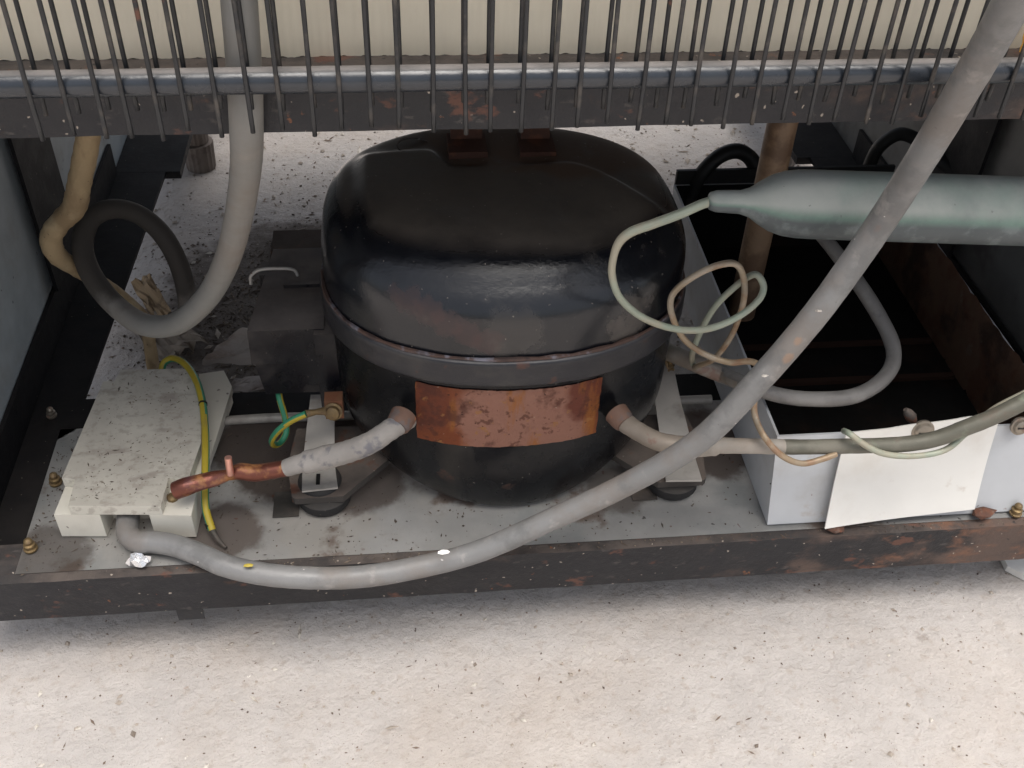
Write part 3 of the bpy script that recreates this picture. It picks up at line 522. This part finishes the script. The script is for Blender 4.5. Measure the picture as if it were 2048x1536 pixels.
bm = bmesh.new(); box(bm, (xl + .0015, yb + .0045, zb), (xr, yb + .0075, .152)); done(bm, 'back_plate', M_blackcable, dp, False)
# cream cover plate screwed on the front
q = [at(1690, 862, 'y', .0235), at(2000, 820, 'y', .0262), at(1946, 1013, 'y', .0090), at(1645, 1046, 'y', .0060)]
bm = bmesh.new(); nx, nz = 14, 8; g = []
for j in range(nz + 1):
    t = j / nz; row = []
    for i in range(nx + 1):
        s = i / nx; p = (q[0].lerp(q[1], s)).lerp(q[3].lerp(q[2], s), t); p.y -= .0024 - .0012 * math.sin(math.pi * t) + .0025 * (1 - s) ** 3 * t; p.z += random.uniform(-.0005, .0005) if j == 0 else 0
        row.append(bm.verts.new(p))
    g.append(row)
for j in range(nz):
    for i in range(nx): bm.faces.new((g[j][i], g[j][i + 1], g[j + 1][i + 1], g[j + 1][i]))
bmesh.ops.recalc_face_normals(bm, faces=bm.faces); bmesh.ops.solidify(bm, geom=bm.faces[:], thickness=.0009)
fp = done(bm, 'cover_plate', M_ivory, dp, True)
def bolt(p, r, parent):
    bm = bmesh.new(); lathe(bm, p, (0, -1, .27), [(-.001, r * 1.15), (.0006, r * 1.15), (.0009, r * .95), (.0026, r * .8), (.0034, r * .4)], 20); o = done(bm, 'screw', M_screw, parent, True)
    bm = bmesh.new(); c = Vector(p) + Vector((0, -.0036, .001)); box(bm, (c.x - r * .6, c.y, c.z - .0005), (c.x + r * .6, c.y + .0006, c.z + .0005)); done(bm, 'screw_slot', M_blackcable, o, False)
a = at(1845, 862, 'y', .0215); bolt(a, .0062, fp)
a = at(2040, 852, 'y', .0222); bolt(a, .0052, dp)
# torn fold lines on the pan front
for P in (((1540, 968), (1575, 950), (1622, 922)), ((2018, 880), (2020, 900), (2048, 930))):
    tube('hairline', [at(x, y, 'y', yfr(.12 + (950 - y) * .0003) - .0004) for x, y in P], .0004, M_blackcable, dp, n=5, k=3)
a = at(1822, 834, 'y', .03); bm = bmesh.new(); lathe(bm, a, (-.6, .2, .7), [(-.004, .002), (0, .0036), (.004, .003), (.007, .0014)], 9); tag(done(bm, 'dirt_clod', M_foot, None, True), 'small brown clod of dirt on the top edge of the cream cover plate', 'dirt')

# ------------------------------------------------------------------ cables and hoses
bm = bmesh.new()
P = pts((-.2222, .060, .090), (-.2224, .050, .0900), (-.2222, .040, .0885), (256, 1066, 'z', .0872), (275, 1083, 'z', .0868), (305, 1084, 'z', .0868), (345, 1090, 'z', .0870), (395, 1107, 'z', .087), (450, 1131, 'z', .0862), (520, 1147, 'z', .0845), (600, 1155, 'z', .082), (700, 1155, 'z', .081), (800, 1142, 'z', .081), (950, 1105, 'y', -.008), (1100, 1040, 'y', -.008), (1250, 970, 'y', -.010), (1400, 880, 'y', -.017), (1520, 758, 'y', -.020), (1622, 640, 'y', -.018), (1700, 535, 'y', -.016), (1775, 425, 'y', -.018), (1850, 306, 'y', -.030), (1925, 180, 'y', -.048), (2000, 50, 'y', -.065), (2070, -90, 'y', -.085), (2140, -260, 'y', -.10))
tag(tube('power_cable', P, .0066, M_cable, None, n=20, k=10, wob=.010), 'thick grey cable sagging along the front bar then rising diagonally across the opening', 'cable')
# white nicks on that cable
for i, (x, y) in enumerate(((1638, 622), (1530, 752), (888, 1104), (497, 1131))):
    y_ = (-.0275, -.029, -.0165, None)[i]; c = at(x, y, 'y', y_) if y_ is not None else at(x, y, 'z', .0945)
    bm = bmesh.new(); r = (.0008, .0008, .0018, .0014)[i]; lathe(bm, c, (0, -.7, .7), [(-.0012, r * .8), (0, r), (.0006, r * .6)], 7)
    for v in bm.verts: v.co.x = c.x + (v.co.x - c.x) * 2.1 + random.uniform(-.0005, .0005); v.co.z = c.z + (v.co.z - c.z) * .55 + random.uniform(-.0002, .0002)
    o = done(bm, 'paint_chip', (M_strap, M_strap, M_white, M_yellow)[i], bpy.data.objects['power_cable'], True)
P = pts((470, -120, 'y', -.0085), (478, 0, 'y', -.0085), (487, 120, 'y', -.0085), (492, 230, 'y', -.0095), (492, 330, 'y', .012), (476, 440, 'y', .045), (450, 530, 'y', .075), (410, 600, 'y', .098), (350, 648, 'y', .116), (285, 648, 'y', .135), (225, 605, 'y', .155), (180, 545, 'y', .175), (165, 490, 'y', .192), (180, 440, 'y', .208), (222, 418, 'y', .220), (275, 428, 'y', .228), (322, 466, 'y', .228), (354, 520, 'y', .222), (372, 580, 'y', .214), (378, 640, 'y', .206))
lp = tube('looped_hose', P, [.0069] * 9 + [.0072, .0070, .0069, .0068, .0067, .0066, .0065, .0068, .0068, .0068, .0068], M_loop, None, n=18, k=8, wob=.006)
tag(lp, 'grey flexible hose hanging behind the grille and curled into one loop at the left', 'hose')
P = pts((182, 225, 'y', .150), (172, 300, 'y', .160), (158, 370, 'y', .165), (148, 415, 'y', .168), (120, 445, 'y', .172), (102, 475, 'y', .175), (112, 508, 'y', .178), (150, 535, 'y', .190), (200, 565, 'y', .205), (250, 600, 'y', .212), (290, 640, 'y', .212), (298, 680, 'y', .208), (305, 725, 'y', .198), (310, 752, 'y', .185))
tag(tube('tan_sleeve', P, [.0066, .0068, .0070, .0072, .0066, .0068, .0064, .0056, .0050, .0046, .0044, .0044, .0048, .0042], M_tan, None, n=14, k=6, wob=.05), 'tan paper wrapped tube bent beside the left post behind the grey hose loop', 'tube')
P = pts((.197, .2, .40), (.1974, .2, .30), (.1978, .2, .2), (.198, .2, .098)); tag(tube('drain_tube', P, .0100, M_drain, None, n=18, k=3), 'brown vertical drain tube standing in the pan behind the green cylinder', 'tube')
P = pts((1372, 420, 'y', .318), (1385, 382, 'y', .318), (1405, 345, 'y', .318), (1440, 312, 'y', .322), (1475, 302, 'y', .325), (1502, 318, 'y', .325), (1515, 350, 'y', .322), (1518, 400, 'y', .31)); tag(tube('black_cord', P, .0062, M_blackcable, None, n=12, k=6), 'black cord arched over the back of the pan beside the brown drain tube', 'cord')
P = pts((1725, 400, 'y', .36), (1738, 335, 'y', .36), (1760, 292, 'y', .36), (1800, 268, 'y', .355), (1842, 285, 'y', .34), (1890, 330, 'y', .31), (1950, 380, 'y', .28), (2010, 450, 'y', .25)); tag(tube('black_cord', P, .0056, M_blackcable, None, n=12, k=6), 'dark cord curving past the right side panel above the green cylinder', 'cord')
# earth wires, yellow and green
P = pts((322, 748, 'z', .095), (328, 726, 'z', .100), (345, 717, 'z', .103), (370, 728, 'z', .106), (392, 760, 'z', .108), (404, 800, 'z', .1075), (409, 840, 'z', .1075), (411, 880, 'z', .1065), (411, 930, 'z', .103), (410, 980, 'z', .098), (412, 1020, 'z', .091), (424, 1060, 'z', .083))
ew = tag(tube('earth_wire', P, .0024, [M_yellow, M_green], None, n=12, k=6, stripe=.04), 'long yellow and green earth wire lying along the right edge of the junction box', 'wire')
bm = bmesh.new(); lathe(bm, at(420, 1050, 'z', .0845), (.4, -1, -.5), [(-.0012, .0029), (.0012, .0029)], 10); done(bm, 'tape_band', M_blackcable, ew, True)
bm = bmesh.new(); tube_bm(bm, pts((425, 1062, 'z', .0825), (436, 1080, 'z', .081), (452, 1096, 'z', .080)), [.0022, .0018, .001], n=7, k=4); done(bm, 'burnt_end', M_dirtplate, ew, True)
bm = bmesh.new(); lathe(bm, at(406, 808, 'z', .1077), (.1, -1, 0), [(-.0006, .0029), (.0006, .0029)], 10); done(bm, 'tie', M_blackcable, ew, True)
P = pts((650, 822, 'y', .0705), (632, 824, 'y', .068), (612, 828, 'y', .066), (585, 840, 'y', .066), (560, 858, 'y', .068), (545, 878, 'y', .072), (547, 889, 'y', .078), (560, 886, 'y', .084), (572, 866, 'y', .090), (570, 835, 'y', .096), (560, 800, 'y', .102), (556, 775, 'y', .11))
ew2 = tag(tube('earth_wire', P[2:], .0021, [M_green, M_yellow], None, n=12, k=6, stripe=.05), 'short yellow and green earth wire curling from the brass screw under the relay box', 'wire')
tube('crimp_lug', P[:3], [.0026, .0018, .0025], M_brass, ew2, n=10, k=4, flat=[.4, .8, 1])

# ------------------------------------------------------------------ loose bits
def sheet(name, q, mm, amp, label, cat, n=9, th=.0003, seed=1):
    rnd = random.Random(seed); bm = bmesh.new(); g = []
    for j in range(n + 1):
        row = []
        for i in range(n + 1):
            s, t = i / n, j / n; e = 0 if 0 < i < n and 0 < j < n else .05
            s2 = min(1, max(0, s + rnd.uniform(-e, e))); t2 = min(1, max(0, t + rnd.uniform(-e, e)))
            p = (q[0].lerp(q[1], s2)).lerp(q[3].lerp(q[2], s2), t2); p = p + Vector((0, 0, rnd.uniform(0, amp))); row.append(bm.verts.new(p))
        g.append(row)
    for j in range(n):
        for i in range(n): bm.faces.new((g[j][i], g[j][i + 1], g[j + 1][i + 1], g[j + 1][i]))
    bmesh.ops.recalc_face_normals(bm, faces=bm.faces); bmesh.ops.solidify(bm, geom=bm.faces[:], thickness=th)
    return tag(done(bm, name, mm, None, False), label, cat)
sheet('foil_scrap', pts((272, 1110, 'z', .0792), (306, 1124, 'z', .0792), (285, 1138, 'z', .0792), (252, 1132, 'z', .0792)), M_foil, .006, 'crumpled silver foil scrap on the base plate in front of the junction box', 'foil', 5, seed=4)
sheet('plastic_film', pts((395, 732, 'z', .080), (475, 662, 'z', .125), (560, 660, 'z', .125), (540, 735, 'z', .085)), M_film, .004, 'greyish crumpled plastic film behind the junction box beside the relay box', 'plastic film', 8, seed=2)
sheet('plastic_film', pts((452, 788, 'z', .072), (470, 760, 'z', .075), (540, 756, 'z', .078), (540, 782, 'z', .072)), M_film, .003, 'low strip of grey film on the dark cross member between junction box and relay box', 'plastic film', 6, seed=3)
sheet('dry_leaf', pts((262, 570, 'z', .012), (300, 550, 'z', .02), (345, 630, 'z', .012), (310, 650, 'z', .006)), M_leaf, .005, 'curled dry brown leaf on the ground seen through the grey hose loop', 'leaf', 6, seed=5)
sheet('torn_paper', pts((238, 640, 'z', .004), (330, 620, 'z', .004), (420, 690, 'z', .004), (330, 730, 'z', .004)), mat('dirty_torn_paper', (.27, .225, .18), .85, layers=[((.12, .09, .07), 'n', 35, .45, .62, .8)], bump=(90, .002, .7)), .008, 'dirty brown torn paper lying on the ground behind the junction box', 'paper', 9, seed=6)
a, b = at(548, 470, 'z', .004), at(645, 530, 'z', .004)
bm = bmesh.new(); box(bm, (a.x, b.y, .001), (b.x + .05, a.y, .009)); tag(done(bm, 'rusty_plate', mat('brown_rust_plate', (.045, .033, .026), .9, spec=.2, layers=[(RUST, 'n', 40, .6, .7, .4)], bump=(100, .001, .6)), None, True, bevel=.001), 'dark brown steel plate lying on the ground behind the compressor', 'plate')
a, b = at(2015, 1132, 'z', .006), at(2048, 1150, 'z', .006)
bm = bmesh.new(); prism(bm, [(a.x, a.y), (a.x + .010, a.y - .010), (a.x + .09, a.y - .02), (a.x + .09, a.y + .05), (a.x + .004, a.y + .05)], .0008, .006); tag(done(bm, 'white_plate', M_ivory, None, False, bevel=.001), 'corner of a white plate on the ground under the front bar', 'plate')
a = at(2040, 95, 'y', .012); sheet('yellow_wrapper', [a + Vector((.0005, 0, -.003)), a + Vector((.012, 0, -.003)), a + Vector((.012, .004, .007)), a + Vector((.0015, .004, .006))], M_orange, .003, 'crumpled yellow wrapper wedged behind the grille beside the grey cable', 'wrapper', 5, seed=8)
def chips(name, spots, mm, label, cat, r0, r1, flat=.5):
    for (p, lab) in spots:
        bm = bmesh.new(); bmesh.ops.create_icosphere(bm, subdivisions=1, radius=random.uniform(r0, r1))
        for v in bm.verts: v.co = Vector((v.co.x * random.uniform(.7, 1.6), v.co.y * random.uniform(.6, 1.1), v.co.z * flat)) + p + Vector((0, 0, r1 * flat))
        tag(done(bm, name, mm, None, False), lab, cat)
chips('rust_flake', [(at(930, 0, 'z', 0) * 0 + at(1668, 1063, 'z', .0765), 'rust flake lying under the left corner of the cream cover plate'), (at(1960, 1033, 'z', .0787), 'larger rust lump on the base plate beside the right brass screw')], mat('flaking_rust', (.10, .05, .035), .9, layers=[(RUST, 'n', 120, .5, .62, .6), ((.2, .15, .12), 'n', 200, .55, .65, .6)], bump=(200, .001, .7)), '', 'rust flake', .0045, .0075, .5)

def scatter(name, n, where, mm, r0, r1, seed, flat=.55, z=0, long=.25):
    rnd = random.Random(seed); V, Fc = [], []
    base = [(1, 0, 0), (-1, 0, 0), (0, 1, 0), (0, -1, 0), (0, 0, 1), (0, 0, -1)]; fa = [(0, 2, 4), (2, 1, 4), (1, 3, 4), (3, 0, 4), (2, 0, 5), (1, 2, 5), (3, 1, 5), (0, 3, 5)]
    k = 0
    while k < n:
        p = where(rnd)
        if p is None: continue
        r = r0 + (r1 - r0) * rnd.random() ** 3; a = rnd.uniform(0, 6.3); st = rnd.uniform(1, 1.6) if rnd.random() > long else rnd.uniform(2, 4.5); i0 = len(V)
        for b in base:
            x, y = b[0] * st * rnd.uniform(.7, 1.2), b[1] * rnd.uniform(.6, 1.1); V.append((p[0] + r * (x * math.cos(a) - y * math.sin(a)), p[1] + r * (x * math.sin(a) + y * math.cos(a)), z + r * flat * (b[2] * rnd.uniform(.7, 1.2) + .6)))
        Fc += [tuple(i0 + q for q in f) for f in fa]; k += 1
    me = bpy.data.meshes.new(name); me.from_pydata(V, [], Fc); me.update()
    return tag(link(name, me, mm), kind='stuff')
scatter('grit', 3000, lambda r: (r.uniform(-.5, .6), r.uniform(-.28, .03)), M_dust, .0002, .0009, 11, long=.08)
scatter('pale_grit', 1100, lambda r: (r.uniform(-.5, .6), r.uniform(-.28, .03)), M_pebble, .0003, .0021, 12, long=.05)
scatter('rear_grit', 5200, lambda r: (r.uniform(-.35, .5), r.uniform(.16, .9)), M_dust, .0004, .0016, 13, long=.15)
scatter('rear_pale_grit', 2600, lambda r: (r.uniform(-.35, .5), r.uniform(.16, .9)), M_pebble, .0005, .003, 14, long=.1)
scatter('dirt_drift', 9000, lambda r: (r.gauss(-.12, .08), r.gauss(.35, .07)), M_crumb, .0003, .0018, 21, long=.1)
scatter('plate_crumbs', 1500, lambda r: (-.28 + .5 * r.random() ** 1.6, r.uniform(.004, .12)), M_crumb, .0002, .0009, 15, z=.0782)
scatter('lid_crumbs', 420, lambda r: (r.uniform(-.248, -.19), r.uniform(.035, .148)), M_crumb, .00012, .0006, 16, z=.1063, long=.3)
scatter('bar_crumbs', 300, lambda r: (r.uniform(-.2, .36), r.uniform(.001, .006)), M_crumb, .0002, .0009, 17, z=.0769)
